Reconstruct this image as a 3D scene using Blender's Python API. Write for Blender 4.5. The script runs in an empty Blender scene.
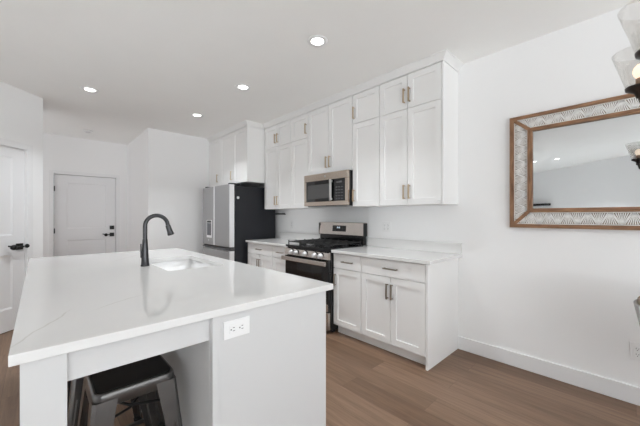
import bpy, bmesh, math, random
from mathutils import Vector, Matrix

C = bpy.context.scene.collection
scene = bpy.context.scene
random.seed(7)
PI = math.pi

# ------------------------------------------------------------------ camera
cam_d = bpy.data.cameras.new('camera')
cam_d.sensor_width = 36.0
cam_d.lens = 298.44 / 640 * 36.0
cam_d.shift_y = 3.38 / 640
cam_d.clip_start = 0.02
cam = bpy.data.objects.new('camera', cam_d)
C.objects.link(cam)
cam.location = (-2.9535, 0.0, 1.2754)
cam.rotation_euler = (PI / 2, 0, -math.radians(43.324))
scene.camera = cam

# ------------------------------------------------------------------ world, added daylight lamps, exposure
w = bpy.data.worlds.new('world')
scene.world = w
w.use_nodes = True
nt = w.node_tree
bg = nt.nodes['Background']
sky = nt.nodes.new('ShaderNodeTexSky')
sky.sky_type = 'HOSEK_WILKIE'
sky.turbidity = 4.0
sky.sun_direction = (0.3, 0.6, 0.75)
nt.links.new(sky.outputs[0], bg.inputs['Color'])
bg.inputs['Strength'].default_value = 1.0


def area(name, loc, rot, sx, sy, power, col=(1, 1, 1)):
    l = bpy.data.lights.new(name, 'AREA')
    l.shape = 'RECTANGLE'
    l.size, l.size_y = sx, sy
    l.energy = power
    l.color = col
    o = bpy.data.objects.new(name, l)
    C.objects.link(o)
    o.location, o.rotation_euler = loc, rot
    return o


# area lamps added at invented, unseen windows behind and left of the camera,
# tilted up so that the ceiling brightens the kitchen
TILT = 0.9
WINDOW_FILL = (0.94, 0.97, 1.0)
area('added_light_rear_window', (-1.9, -4.42, 1.35), (PI / 2 + TILT, 0, 0), 2.5, 2.1, 88, WINDOW_FILL)
area('added_light_rear_slider', (-5.2, -4.42, 1.25), (PI / 2 + TILT, 0, 0), 2.5, 2.2, 120, WINDOW_FILL)
area('added_light_side_window', (-8.92, -1.9, 1.4), (PI / 2 + TILT, 0, -PI / 2), 3.0, 1.9, 12, WINDOW_FILL)
area('added_light_hall_window', (-4.52, 6.35, 1.45), (PI / 2, 0, -PI / 2), 1.0, 1.3, 10, (0.97, 0.98, 1.0))  # added lamp at an unseen opening, brightens the dark hall
vs = scene.view_settings
vs.view_transform = 'Standard'
vs.look = 'None'
vs.gamma = 1.0
vs.exposure = 0.32
vs.use_curve_mapping = False
# a white room: let the light bounce
scene.cycles.max_bounces = 24
scene.cycles.diffuse_bounces = 20
scene.cycles.glossy_bounces = 6
scene.cycles.caustics_reflective = False
scene.cycles.sample_clamp_indirect = 4.0


# ------------------------------------------------------------------ materials
def mat(name, col, rough=0.5, metal=0.0, spec=0.5, bump=0.0, bscale=60.0, vary=0.0, vscale=4.0,
        aniso=None, coat=0.0):
    m = bpy.data.materials.new(name)
    m.use_nodes = True
    n = m.node_tree.nodes
    L = m.node_tree.links
    b = n['Principled BSDF']
    b.inputs['Base Color'].default_value = (*col, 1)
    b.inputs['Roughness'].default_value = rough
    b.inputs['Metallic'].default_value = metal
    b.inputs['Specular IOR Level'].default_value = spec
    b.inputs['Coat Weight'].default_value = coat
    tc = n.new('ShaderNodeTexCoord')
    src = tc.outputs['Object']
    if aniso:
        mp = n.new('ShaderNodeMapping')
        mp.inputs['Scale'].default_value = aniso
        L.new(src, mp.inputs['Vector'])
        src = mp.outputs[0]
    if bump:
        nz = n.new('ShaderNodeTexNoise')
        nz.inputs['Scale'].default_value = bscale
        nz.inputs['Detail'].default_value = 3
        L.new(src, nz.inputs['Vector'])
        bp = n.new('ShaderNodeBump')
        bp.inputs['Strength'].default_value = bump
        bp.inputs['Distance'].default_value = 0.002
        L.new(nz.outputs['Fac'], bp.inputs['Height'])
        L.new(bp.outputs[0], b.inputs['Normal'])
    nv = n.new('ShaderNodeTexNoise')
    nv.inputs['Scale'].default_value = vscale
    nv.inputs['Detail'].default_value = 4
    L.new(src, nv.inputs['Vector'])
    mx = n.new('ShaderNodeMix')
    mx.data_type = 'RGBA'
    mx.inputs['A'].default_value = (*[max(0, c * (1 - vary)) for c in col], 1)
    mx.inputs['B'].default_value = (*[min(1, c * (1 + vary)) for c in col], 1)
    L.new(nv.outputs['Fac'], mx.inputs['Factor'])
    L.new(mx.outputs['Result'], b.inputs['Base Color'])
    return m


M = {}
M['wall'] = mat('wall_paint', (0.87, 0.87, 0.872), 0.65, spec=0.25, bump=0.12, bscale=90, vary=0.006)
M['ceiling'] = mat('ceiling_paint', (0.92, 0.918, 0.905), 0.8, spec=0.2, bump=0.35, bscale=14, vary=0.015, vscale=3)
M['bounce_carpet'] = mat('pale_bounce_carpet', (0.80, 0.80, 0.795), 0.95, spec=0.1, bump=0.6, bscale=300, vary=0.06, vscale=60)  # for the added bounce floor of the living area
M['trim'] = mat('trim_paint', (0.82, 0.82, 0.825), 0.35, spec=0.4, vary=0.005)
M['door'] = mat('door_paint', (0.80, 0.80, 0.81), 0.38, spec=0.4, vary=0.005)
M['cab'] = mat('cabinet_paint', (0.84, 0.837, 0.83), 0.38, spec=0.4, vary=0.006)
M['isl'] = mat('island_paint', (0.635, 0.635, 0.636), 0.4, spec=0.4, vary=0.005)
M['steel'] = mat('brushed_steel', (0.56, 0.55, 0.54), 0.33, 0.9, vary=0.05, vscale=3, aniso=(1, 1, 60))
M['steel_floor_tint'] = mat('microwave_steel_floor_tint', (0.55, 0.47, 0.40), 0.19, 0.95, vary=0.05, vscale=3, aniso=(1, 1, 60))  # microwave front; brown reflection of the wood floor put into the colour
M['steel_range'] = mat('oven_steel', (0.60, 0.55, 0.51), 0.26, 0.92, vary=0.05, vscale=3, aniso=(1, 1, 60))  # milder floor-reflection tint put into the steel colour
M['fridge'] = mat('fridge_steel', (0.40, 0.40, 0.405), 0.45, 0.7, vary=0.04, vscale=3, aniso=(60, 60, 1))
M['fridge_edge'] = mat('fridge_edge_steel', (0.86, 0.86, 0.87), 0.35, 0.15, vary=0.02)
M['case'] = mat('fridge_case_black', (0.018, 0.019, 0.023), 0.5, spec=0.35, bump=0.1, bscale=300, vary=0.05)
M['black'] = mat('black_enamel', (0.012, 0.012, 0.013), 0.14, spec=0.5, vary=0.05)
M['glassblack'] = mat('black_glass', (0.008, 0.008, 0.009), 0.06, spec=0.6, vary=0.02)
M['iron'] = mat('cast_iron', (0.015, 0.015, 0.015), 0.6, bump=0.3, bscale=400, vary=0.1)
M['brass'] = mat('champagne_metal', (0.56, 0.44, 0.31), 0.32, 0.85, vary=0.03)
M['bar'] = mat('brushed_bronze', (0.36, 0.31, 0.26), 0.35, 0.85, vary=0.03)
M['blackmetal'] = mat('matte_black_metal', (0.012, 0.012, 0.012), 0.4, 0.3, vary=0.05)
M['faucet'] = mat('gunmetal_faucet', (0.065, 0.065, 0.068), 0.28, 0.9, vary=0.05)
M['stool'] = mat('gunmetal_stool', (0.14, 0.135, 0.132), 0.28, 0.85, vary=0.35, vscale=9)
M['seatblack'] = mat('black_seat_sheet', (0.008, 0.008, 0.008), 0.5, 0.2, vary=0.05)
M['rubber'] = mat('black_rubber', (0.012, 0.012, 0.012), 0.8, vary=0.05)
M['plate'] = mat('white_plastic', (0.84, 0.84, 0.84), 0.35, vary=0.004)
M['slot'] = mat('dark_slot', (0.12, 0.12, 0.12), 0.6, vary=0.02)
M['sink'] = mat('white_fireclay', (0.84, 0.84, 0.84), 0.18, vary=0.004)
M['bronze'] = mat('oil_bronze', (0.045, 0.035, 0.03), 0.42, 0.8, vary=0.1)
M['sleeve'] = mat('tan_sleeve', (0.42, 0.27, 0.19), 0.5, vary=0.05)
M['fabric'] = mat('tan_fabric', (0.33, 0.26, 0.205), 0.9, bump=0.5, bscale=500, vary=0.1, vscale=40)
M['shell'] = mat('grey_shell', (0.42, 0.42, 0.42), 0.6, vary=0.04)
M['wooddark'] = mat('carving_backing', (0.20, 0.15, 0.115), 0.7, vary=0.25, vscale=25)
M['carve'] = mat('whitewashed_carving', (0.84, 0.83, 0.81), 0.7, vary=0.06, vscale=50)
M['silver'] = mat('silver_plastic', (0.68, 0.68, 0.69), 0.3, 0.6, vary=0.02)
M['sticker'] = mat('white_sticker', (0.85, 0.86, 0.88), 0.4, vary=0.004)
M['legend'] = mat('grey_legend', (0.10, 0.10, 0.105), 0.5, vary=0.01)


def emit(name, col, s):
    m = bpy.data.materials.new(name)
    m.use_nodes = True
    b = m.node_tree.nodes['Principled BSDF']
    b.inputs['Base Color'].default_value = (*col, 1)
    b.inputs['Emission Color'].default_value = (*col, 1)
    b.inputs['Emission Strength'].default_value = s
    return m


M['led'] = emit('led_diffuser', (1.0, 0.98, 0.95), 6.0)
M['bulb'] = emit('warm_bulb', (1.0, 0.84, 0.68), 0.8)
M['digits'] = emit('display_digits', (0.75, 0.9, 1.0), 0.15)


def glass(name, tint=(1, 1, 1), rough=0.0, mixf=0.12):
    m = bpy.data.materials.new(name)
    m.use_nodes = True
    n, L = m.node_tree.nodes, m.node_tree.links
    n.remove(n['Principled BSDF'])
    out = n['Material Output']
    tr = n.new('ShaderNodeBsdfTransparent')
    tr.inputs['Color'].default_value = (*tint, 1)
    gl = n.new('ShaderNodeBsdfGlossy')
    gl.inputs['Roughness'].default_value = rough
    gl.inputs['Color'].default_value = (0.95, 0.95, 0.95, 1)
    fr = n.new('ShaderNodeLayerWeight')
    fr.inputs['Blend'].default_value = 0.25
    mp = n.new('ShaderNodeMath')
    mp.operation = 'MULTIPLY_ADD'
    mp.inputs[1].default_value = 0.55
    mp.inputs[2].default_value = mixf
    L.new(fr.outputs['Facing'], mp.inputs[0])
    mx = n.new('ShaderNodeMixShader')
    L.new(mp.outputs[0], mx.inputs[0])
    L.new(tr.outputs[0], mx.inputs[1])
    L.new(gl.outputs[0], mx.inputs[2])
    L.new(mx.outputs[0], out.inputs['Surface'])
    return m


M['glass'] = glass('clear_glass', (0.985, 0.98, 0.97), 0.12, 0.03)
M['pane'] = glass('window_glass', (0.98, 0.99, 0.99), 0.0, 0.03)

m = bpy.data.materials.new('mirror_glass')
m.use_nodes = True
b = m.node_tree.nodes['Principled BSDF']
b.inputs['Base Color'].default_value = (0.64, 0.65, 0.655, 1)
b.inputs['Metallic'].default_value = 1
b.inputs['Roughness'].default_value = 0.01
M['mirror'] = m


def wood_mat(name, c1, c2, stretch, rough=0.45, scale=6.0):
    m = bpy.data.materials.new(name)
    m.use_nodes = True
    n, L = m.node_tree.nodes, m.node_tree.links
    b = n['Principled BSDF']
    tc = n.new('ShaderNodeTexCoord')
    mp = n.new('ShaderNodeMapping')
    mp.inputs['Scale'].default_value = stretch
    L.new(tc.outputs['Object'], mp.inputs['Vector'])
    nz = n.new('ShaderNodeTexNoise')
    nz.inputs['Scale'].default_value = scale
    nz.inputs['Detail'].default_value = 6
    nz.inputs['Distortion'].default_value = 0.6
    L.new(mp.outputs[0], nz.inputs['Vector'])
    cr = n.new('ShaderNodeValToRGB')
    cr.color_ramp.elements[0].position = 0.3
    cr.color_ramp.elements[0].color = (*c1, 1)
    cr.color_ramp.elements[1].position = 0.72
    cr.color_ramp.elements[1].color = (*c2, 1)
    L.new(nz.outputs['Fac'], cr.inputs[0])
    L.new(cr.outputs[0], b.inputs['Base Color'])
    b.inputs['Roughness'].default_value = rough
    return m


M['frame_h'] = wood_mat('walnut_rail', (0.14, 0.065, 0.03), (0.34, 0.18, 0.09), (3, 1.2, 14), 0.5)
M['frame_v'] = wood_mat('walnut_stile', (0.14, 0.065, 0.03), (0.34, 0.18, 0.09), (3, 14, 1.2), 0.5)


def floor_mat():
    m = bpy.data.materials.new('oak_plank_floor')
    m.use_nodes = True
    n, L = m.node_tree.nodes, m.node_tree.links
    b = n['Principled BSDF']
    tc = n.new('ShaderNodeTexCoord')
    sp = n.new('ShaderNodeSeparateXYZ')
    L.new(tc.outputs['Object'], sp.inputs[0])
    cb = n.new('ShaderNodeCombineXYZ')
    L.new(sp.outputs['Y'], cb.inputs['X'])
    L.new(sp.outputs['X'], cb.inputs['Y'])

    def brick(c1, c2, mortar):
        k = n.new('ShaderNodeTexBrick')
        k.offset = 0.37
        k.inputs['Scale'].default_value = 1.0
        k.inputs['Brick Width'].default_value = 1.52
        k.inputs['Row Height'].default_value = 0.185
        k.inputs['Mortar Size'].default_value = 0.0011
        k.inputs['Mortar Smooth'].default_value = 0.3
        k.inputs['Bias'].default_value = 0.0
        k.inputs['Color1'].default_value = c1
        k.inputs['Color2'].default_value = c2
        k.inputs['Mortar'].default_value = mortar
        L.new(cb.outputs[0], k.inputs['Vector'])
        return k
    k1 = brick((0.165, 0.098, 0.060, 1), (0.255, 0.163, 0.108, 1), (0.135, 0.085, 0.056, 1))
    k2 = brick((0, 0, 0, 1), (1, 1, 1, 1), (0.5, 0.5, 0.5, 1))
    # grain runs along the plank, offset per plank
    mp = n.new('ShaderNodeMapping')
    mp.inputs['Scale'].default_value = (1.3, 22, 1)
    L.new(cb.outputs[0], mp.inputs['Vector'])
    ad = n.new('ShaderNodeVectorMath')
    ad.operation = 'MULTIPLY_ADD'
    ad.inputs[1].default_value = (7, 3, 11)
    L.new(k2.outputs['Color'], ad.inputs[0])
    L.new(mp.outputs[0], ad.inputs[2])
    nz = n.new('ShaderNodeTexNoise')
    nz.inputs['Scale'].default_value = 1.6
    nz.inputs['Detail'].default_value = 7
    nz.inputs['Roughness'].default_value = 0.6
    nz.inputs['Distortion'].default_value = 0.8
    L.new(ad.outputs[0], nz.inputs['Vector'])
    cr = n.new('ShaderNodeValToRGB')
    cr.color_ramp.elements[0].position = 0.25
    cr.color_ramp.elements[0].color = (0.66, 0.63, 0.60, 1)
    cr.color_ramp.elements[1].position = 0.75
    cr.color_ramp.elements[1].color = (1.22, 1.22, 1.22, 1)
    L.new(nz.outputs['Fac'], cr.inputs[0])
    mx = n.new('ShaderNodeMix')
    mx.data_type = 'RGBA'
    mx.blend_type = 'MULTIPLY'
    mx.inputs['Factor'].default_value = 1.0
    L.new(k1.outputs['Color'], mx.inputs['A'])
    L.new(cr.outputs[0], mx.inputs['B'])
    L.new(mx.outputs['Result'], b.inputs['Base Color'])
    b.inputs['Roughness'].default_value = 0.42
    b.inputs['Specular IOR Level'].default_value = 0.4
    bp = n.new('ShaderNodeBump')
    bp.inputs['Strength'].default_value = 0.12
    bp.inputs['Distance'].default_value = 0.002
    L.new(nz.outputs['Fac'], bp.inputs['Height'])
    L.new(bp.outputs[0], b.inputs['Normal'])
    return m


def quartz_mat():
    m = bpy.data.materials.new('white_quartz')
    m.use_nodes = True
    n, L = m.node_tree.nodes, m.node_tree.links
    b = n['Principled BSDF']
    tc = n.new('ShaderNodeTexCoord')

    def math_(op, a_, b_=None):
        k = n.new('ShaderNodeMath')
        k.operation = op
        for i, v in enumerate((a_, b_)):
            if v is None: continue
            if isinstance(v, (int, float)): k.inputs[i].default_value = v
            else: L.new(v, k.inputs[i])
        return k.outputs[0]
    nz = n.new('ShaderNodeTexNoise')
    nz.inputs['Scale'].default_value = 5.0
    nz.inputs['Detail'].default_value = 4
    L.new(tc.outputs['Object'], nz.inputs['Vector'])
    sp = n.new('ShaderNodeSeparateXYZ')
    L.new(tc.outputs['Object'], sp.inputs[0])
    wob = math_('MULTIPLY', math_('SUBTRACT', nz.outputs['Fac'], 0.5), 0.07)
    tot = None
    # two hairline veins near one corner of the big slab: (px, py, normal x, normal y, half length)
    for (vx, vy, nx_, ny_, hl) in ((-2.935, 1.335, 0.911, -0.413, 0.20), (-2.70, 1.50, 0.55, -0.835, 0.13), (-2.35, 3.1, 0.8, -0.6, 0.3)):
        dx = math_('SUBTRACT', sp.outputs['X'], vx)
        dy = math_('SUBTRACT', sp.outputs['Y'], vy)
        dist = math_('ABSOLUTE', math_('ADD', math_('ADD', math_('MULTIPLY', dx, nx_), math_('MULTIPLY', dy, ny_)), wob))
        along = math_('ABSOLUTE', math_('SUBTRACT', math_('MULTIPLY', dx, -ny_), math_('MULTIPLY', dy, -nx_)))
        line = math_('MAXIMUM', math_('SUBTRACT', 1.0, math_('DIVIDE', dist, 0.005)), 0.0)
        fade = math_('MINIMUM', math_('MAXIMUM', math_('MULTIPLY', math_('SUBTRACT', hl, along), 14.0), 0.0), 1.0)
        vein = math_('MULTIPLY', line, fade)
        tot = vein if tot is None else math_('MAXIMUM', tot, vein)
    mu = math_('MULTIPLY', tot, 0.8)
    mx = n.new('ShaderNodeMix')
    mx.data_type = 'RGBA'
    mx.inputs['A'].default_value = (0.735, 0.73, 0.722, 1)
    mx.inputs['B'].default_value = (0.56, 0.54, 0.505, 1)
    L.new(mu, mx.inputs['Factor'])
    L.new(mx.outputs['Result'], b.inputs['Base Color'])
    b.inputs['Roughness'].default_value = 0.05
    b.inputs['Specular IOR Level'].default_value = 0.5
    return m


M['floor'] = floor_mat()
M['quartz'] = quartz_mat()


# ------------------------------------------------------------------ mesh helpers
class MB:
    def __init__(self):
        self.v, self.f, self.s = [], [], []

    def add(self, vs, fs, smooth=False):
        o = len(self.v)
        self.v += [Vector(p) for p in vs]
        for f in fs:
            self.f.append(tuple(i + o for i in f))
            self.s.append(smooth)
        return self

    def box(self, x0, x1, y0, y1, z0, z1):
        x0, x1 = sorted((x0, x1)); y0, y1 = sorted((y0, y1)); z0, z1 = sorted((z0, z1))
        vs = [(x, y, z) for x in (x0, x1) for y in (y0, y1) for z in (z0, z1)]
        return self.add(vs, [(0, 1, 3, 2), (4, 6, 7, 5), (0, 4, 5, 1), (2, 3, 7, 6), (0, 2, 6, 4), (1, 5, 7, 3)])

    def prism(self, poly, ext, smooth=False):
        """poly: 3-D points of a planar polygon, ext: extrusion vector"""
        n = len(poly)
        ext = Vector(ext)
        a = [Vector(p) for p in poly]
        vs = a + [p + ext for p in a]
        fs = [tuple(range(n))[::-1], tuple(range(n, 2 * n))]
        self.add(vs, fs)
        self.add(vs, [(i, (i + 1) % n, n + (i + 1) % n, n + i) for i in range(n)], smooth)
        return self

    def tube(self, path, r, seg=12, caps=True, flat=None):
        """round tube along a path; r float or list; flat=(normal, k) squashes"""
        P = [Vector(p) for p in path]
        n = len(P)
        R = r if isinstance(r, (list, tuple)) else [r] * n
        rings = []
        up = None
        for i in range(n):
            t = (P[min(i + 1, n - 1)] - P[max(i - 1, 0)]).normalized()
            if up is None:
                up = Vector((0, 0, 1)) if abs(t.z) < 0.9 else Vector((1, 0, 0))
            a = t.cross(up).normalized()
            bq = a.cross(t).normalized()
            up = bq
            rings.append([P[i] + (a * math.cos(2 * PI * k / seg) + bq * math.sin(2 * PI * k / seg)) * R[i]
                          for k in range(seg)])
        vs = [p for g in rings for p in g]
        fs = []
        for i in range(n - 1):
            for k in range(seg):
                k2 = (k + 1) % seg
                fs.append((i * seg + k, i * seg + k2, (i + 1) * seg + k2, (i + 1) * seg + k))
        self.add(vs, fs, True)
        if caps:
            self.add(rings[0], [tuple(range(seg))[::-1]])
            self.add(rings[-1], [tuple(range(seg))])
        return self

    def cyl(self, a, bq, r, seg=20):
        return self.tube([a, bq], r, seg)

    def lathe(self, prof, c, axis='z', seg=32, closed=False):
        """prof: list of (radius, height)"""
        n = len(prof)
        vs = []
        for (r, h) in prof:
            for k in range(seg):
                a = 2 * PI * k / seg
                x, y = r * math.cos(a), r * math.sin(a)
                q = {'z': (x, y, h), 'x': (h, x, y), 'y': (y, h, x)}[axis]
                vs.append(Vector(c) + Vector(q))
        fs = []
        m_ = n if closed else n - 1
        for i in range(m_):
            j = (i + 1) % n
            for k in range(seg):
                k2 = (k + 1) % seg
                fs.append((i * seg + k, i * seg + k2, j * seg + k2, j * seg + k))
        self.add(vs, fs, True)
        return self

    def xform(self, mtx):
        self.v = [mtx @ p for p in self.v]
        return self

    def build(self, name, m, parent=None, bevel=0.0, seg=2, origin=None):
        """vertices are in world (or in the thing's own) coordinates; parent Empties carry a location that is
        subtracted when 'origin' is given"""
        me = bpy.data.meshes.new(name)
        o = Vector(origin) if origin is not None else Vector((0, 0, 0))
        me.from_pydata([p - o for p in self.v], [], self.f)
        for p, s in zip(me.polygons, self.s):
            p.use_smooth = s
        bm = bmesh.new()
        bm.from_mesh(me)
        bmesh.ops.recalc_face_normals(bm, faces=bm.faces)
        bm.to_mesh(me)
        bm.free()
        me.materials.append(m)
        ob = bpy.data.objects.new(name, me)
        C.objects.link(ob)
        if parent is not None:
            ob.parent = parent
        if bevel:
            md = ob.modifiers.new('bevel', 'BEVEL')
            md.width = bevel
            md.segments = seg
            md.limit_method = 'ANGLE'
            md.angle_limit = math.radians(40)
        return ob


def tag(o, label=None, cat=None, group=None, kind=None):
    if label: o['label'] = label
    if cat: o['category'] = cat
    if group: o['group'] = group
    if kind: o['kind'] = kind
    return o


def thing(name, label, cat, loc=(0, 0, 0), rz=0.0, group=None):
    o = bpy.data.objects.new(name, None)
    o.empty_display_size = 0.1
    C.objects.link(o)
    o.location = loc
    o.rotation_euler = (0, 0, rz)
    return tag(o, label, cat, group)


def copy_tree(o, parent=None):
    c = o.copy()
    C.objects.link(c)
    if parent is not None:
        c.parent = parent
    for ch in list(o.children):
        copy_tree(ch, c)
    return c


def struct(name, mb, m, bevel=0.0):
    return tag(mb.build(name, m, None, bevel), kind='structure')


class T:
    """a thing at a world location whose parts are given in world coordinates"""
    def __init__(self, name, label, cat, loc, group=None):
        self.o = thing(name, label, cat, loc, 0, group)
        self.loc = loc

    def part(self, name, mb, m, parent=None, bevel=0.0, label=None, seg=2):
        o = mb.build(name, m, parent or self.o, bevel, seg, self.loc)
        if label: o['label'] = label
        return o


# ------------------------------------------------------------------ room shell
ZC = 2.73
struct('floor', MB().box(-10.6, 0.15, -4.7, 7.3, -0.1, 0), M['floor'])
struct('bounce_floor', MB().box(-9.0, 0, -4.5, -1.0, 0.0002, 0.012), M['bounce_carpet'], 0.004)  # unseen pale carpeting, added to bounce light up into the room
struct('bounce_floor_side', MB().box(-9.0, -4.7, -0.998, 3.9, 0.0002, 0.012), M['bounce_carpet'], 0.004)
struct('ceiling', MB().box(-10.6, 0.15, -4.7, 7.3, ZC, ZC + 0.1), M['ceiling'])
struct('wall_right', MB().box(0, 0.15, -4.7, 7.3, 0, ZC), M['wall'])
# solid block beside the fridge: its front and its hall side
struct('wall_back', MB().box(-1.64, 0, 5.51, 7.1, 0, ZC), M['wall'])
HX0 = -2.913
EX0, EX1, EH = -2.757, -1.833, 2.035
b_ = MB().box(-4.6, EX0, 7.1, 7.25, 0, ZC).box(EX1, 0, 7.1, 7.25, 0, ZC).box(EX0, EX1, 7.1, 7.25, EH, ZC)
struct('wall_hall', b_, M['wall'])
# diagonal pantry wall: local frame s (along the wall), n (towards the room)
DA = Vector((HX0, 5.024, 0))
DT = Vector((math.sqrt(.5), math.sqrt(.5), 0))
DN = Vector((math.sqrt(.5), -math.sqrt(.5), 0))


def DM():
    """matrix taking (s, n, z) to the world on the pantry wall"""
    return Matrix(((DT.x, DN.x, 0, DA.x), (DT.y, DN.y, 0, DA.y), (0, 0, 1, 0), (0, 0, 0, 1)))


DS0, DS1, DH = -0.985, -0.208, 2.045     # pantry door opening
b_ = MB().box(-1.4, DS0, -0.12, 0, 0, ZC).box(DS1, 0, -0.12, 0, 0, ZC).box(DS0, DS1, -0.12, 0, DH, ZC).xform(DM())
struct('wall_pantry', b_, M['wall'])
struct('wall_hall_left', MB().box(HX0 - 0.13, HX0, 5.03, 5.55, 0, ZC).box(-4.6, HX0 - 0.13, 5.43, 5.55, 0, ZC), M['wall'])
struct('wall_hall_end', MB().box(-4.75, -4.6, 5.43, 5.8, 0, ZC).box(-4.75, -4.6, 6.9, 7.25, 0, ZC)
       .box(-4.75, -4.6, 5.8, 6.9, 0, 0.75).box(-4.75, -4.6, 5.8, 6.9, 2.15, ZC), M['wall'])  # unseen side hall, shaped to bring added daylight into the hall
px, py_ = (DA + DT * -1.4).x, (DA + DT * -1.4).y
struct('wall_left', MB().box(-10.4, px + 0.02, py_, py_ + 0.15, 0, ZC), M['wall'])
# slanting wall across the living side, seen in the mirror
A_, B_ = Vector((-6.55, -0.703, 0)), Vector((-10.35, 3.76, 0))
tdir = (B_ - A_).normalized()
nd = Vector((tdir.y, -tdir.x, 0))
if nd.dot(Vector((-3, 2, 0)) - A_) > 0: nd = -nd
struct('wall_opposite', MB().prism([A_, B_, B_ + nd * 0.15, A_ + nd * 0.15], (0, 0, ZC)), M['wall'])


def wall_with_windows(name, axis, pos, a0, a1, wins):
    mb = MB()

    def put(u0, u1, z0, z1):
        if axis == 'y': mb.box(u0, u1, pos - 0.15, pos, z0, z1)
        else: mb.box(pos - 0.15, pos, u0, u1, z0, z1)
    u = a0
    for (w0, w1, z0, z1) in wins:
        put(u, w0, 0, ZC)
        if z0 > 0: put(w0, w1, 0, z0)
        put(w0, w1, z1, ZC)
        u = w1
    put(u, a1, 0, ZC)
    struct(name, mb, M['wall'])


wall_with_windows('wall_rear', 'y', -4.5, -9.0, 0.0,
                  [(-6.5, -3.9, 0.1, 2.4), (-3.2, -0.6, 0.25, 2.45)])
wall_with_windows('wall_side', 'x', -9.0, -4.5, 2.15, [(-3.5, -0.3, 0.4, 2.4)])
n_ = 0
for (axis, pos, w0, w1, z0, z1) in (('y', -4.5, -6.5, -3.9, 0.1, 2.4), ('y', -4.5, -3.2, -0.6, 0.25, 2.45),
                                    ('x', -9.0, -3.5, -0.3, 0.4, 2.4), ('x', -4.6, 5.8, 6.9, 0.75, 2.15)):
    n_ += 1
    f, g = MB(), MB()
    F = 0.06

    def put(mb, u0, u1, zz0, zz1, d0, d1):
        if axis == 'y': mb.box(u0, u1, pos - d1, pos - d0, zz0, zz1)
        else: mb.box(pos - d1, pos - d0, u0, u1, zz0, zz1)
    mid = (w0 + w1) / 2
    put(f, w0, w0 + F, z0, z1, 0.03, 0.12); put(f, w1 - F, w1, z0, z1, 0.03, 0.12)
    put(f, w0 + F, w1 - F, z0, z0 + F, 0.03, 0.12); put(f, w0 + F, w1 - F, z1 - F, z1, 0.03, 0.12)
    put(f, mid - F / 2, mid + F / 2, z0 + F, z1 - F, 0.03, 0.12)
    put(g, w0 + F, mid - F / 2, z0 + F, z1 - F, 0.07, 0.08)
    put(g, mid + F / 2, w1 - F, z0 + F, z1 - F, 0.07, 0.08)
    wo = struct('window_%d' % n_, f, M['trim'], 0.003)  # unseen, added with its panes as an opening for daylight
    g.build('window_pane', M['pane'], wo)

# baseboards
BBH, BBD = 0.122, 0.015
struct('baseboard_right', MB().box(-BBD, 0, -0.998, 1.179, 0, BBH).box(-BBD, 0, -4.5, -1.002, 0.0125, BBH), M['trim'], 0.003)
struct('baseboard_back', MB().box(-1.655, -0.92, 5.51 - BBD, 5.51, 0, BBH)
       .box(-1.64 - BBD, -1.64, 5.51, 7.1, 0, BBH), M['trim'], 0.003)
struct('baseboard_hall', MB().box(-4.6, EX0 - 0.075, 7.1 - BBD, 7.1, 0, BBH)
       .box(EX1 + 0.075, -1.655, 7.1 - BBD, 7.1, 0, BBH), M['trim'], 0.003)
struct('baseboard_pantry', MB().box(-1.4, DS0 - 0.07, 0, BBD, 0, BBH)
       .box(DS1 + 0.07, 0, 0, BBD, 0, BBH).xform(DM()), M['trim'], 0.003)
struct('baseboard_left', MB().box(-10.3, px, py_ - BBD, py_, 0, BBH), M['trim'], 0.003)


# ------------------------------------------------------------------ interior doors
def recessed_slab(w, h, th, panels, depth=0.008, lip=0.018):
    """slab in local (u, n, z): u 0..w, front face at n=0, back at -th. panels: (u0,u1,z0,z1) stacked bottom to top"""
    mb = MB()
    mb.add([(0, 0, 0), (w, 0, 0), (w, 0, h), (0, 0, h), (0, -th, 0), (w, -th, 0), (w, -th, h), (0, -th, h)],
           [(4, 7, 6, 5), (0, 4, 5, 1), (1, 5, 6, 2), (2, 6, 7, 3), (3, 7, 4, 0)])
    z = 0
    for (u0, u1, z0, z1) in panels:
        mb.add([(0, 0, z), (w, 0, z), (w, 0, z0), (0, 0, z0)], [(0, 1, 2, 3)])
        mb.add([(0, 0, z0), (u0, 0, z0), (u0, 0, z1), (0, 0, z1)], [(0, 1, 2, 3)])
        mb.add([(u1, 0, z0), (w, 0, z0), (w, 0, z1), (u1, 0, z1)], [(0, 1, 2, 3)])
        a = [(u0, 0, z0), (u1, 0, z0), (u1, 0, z1), (u0, 0, z1)]
        c = [(u0 + lip, -depth, z0 + lip), (u1 - lip, -depth, z0 + lip), (u1 - lip, -depth, z1 - lip),
             (u0 + lip, -depth, z1 - lip)]
        mb.add(a + c, [(0, 1, 5, 4), (1, 2, 6, 5), (2, 3, 7, 6), (3, 0, 4, 7), (4, 5, 6, 7)])
        z = z1
    mb.add([(0, 0, z), (w, 0, z), (w, 0, h), (0, 0, h)], [(0, 1, 2, 3)])
    return mb


def casing(u0, u1, h, wdt=0.062, th=0.016):
    return (MB().box(u0 - wdt, u0 - 0.002, 0, th, 0, h + wdt).box(u1 + 0.002, u1 + wdt, 0, th, 0, h + wdt)
            .box(u0 - 0.002, u1 + 0.002, 0, th, h + 0.002, h + wdt))


# entry door at the end of the hall; local u grows to -x when facing it from the room, so use a matrix
HM = Matrix(((1, 0, 0, 0), (0, -1, 0, 7.1), (0, 0, 1, 0), (0, 0, 0, 1)))
wd = EX1 - EX0 - 0.012
sl = recessed_slab(wd, EH - 0.014, 0.04, [(0.17, wd - 0.15, 0.22, 0.835), (0.17, wd - 0.15, 1.045, 1.885)])
sl.xform(Matrix.Translation((EX0 + 0.006, -0.018, 0.006))).xform(HM)
d1 = tag(sl.build('door_1', M['door']), kind='structure')
tag(casing(EX0, EX1, EH).xform(HM).build('trim_1', M['trim'], None, 0.003), kind='structure')


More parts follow.
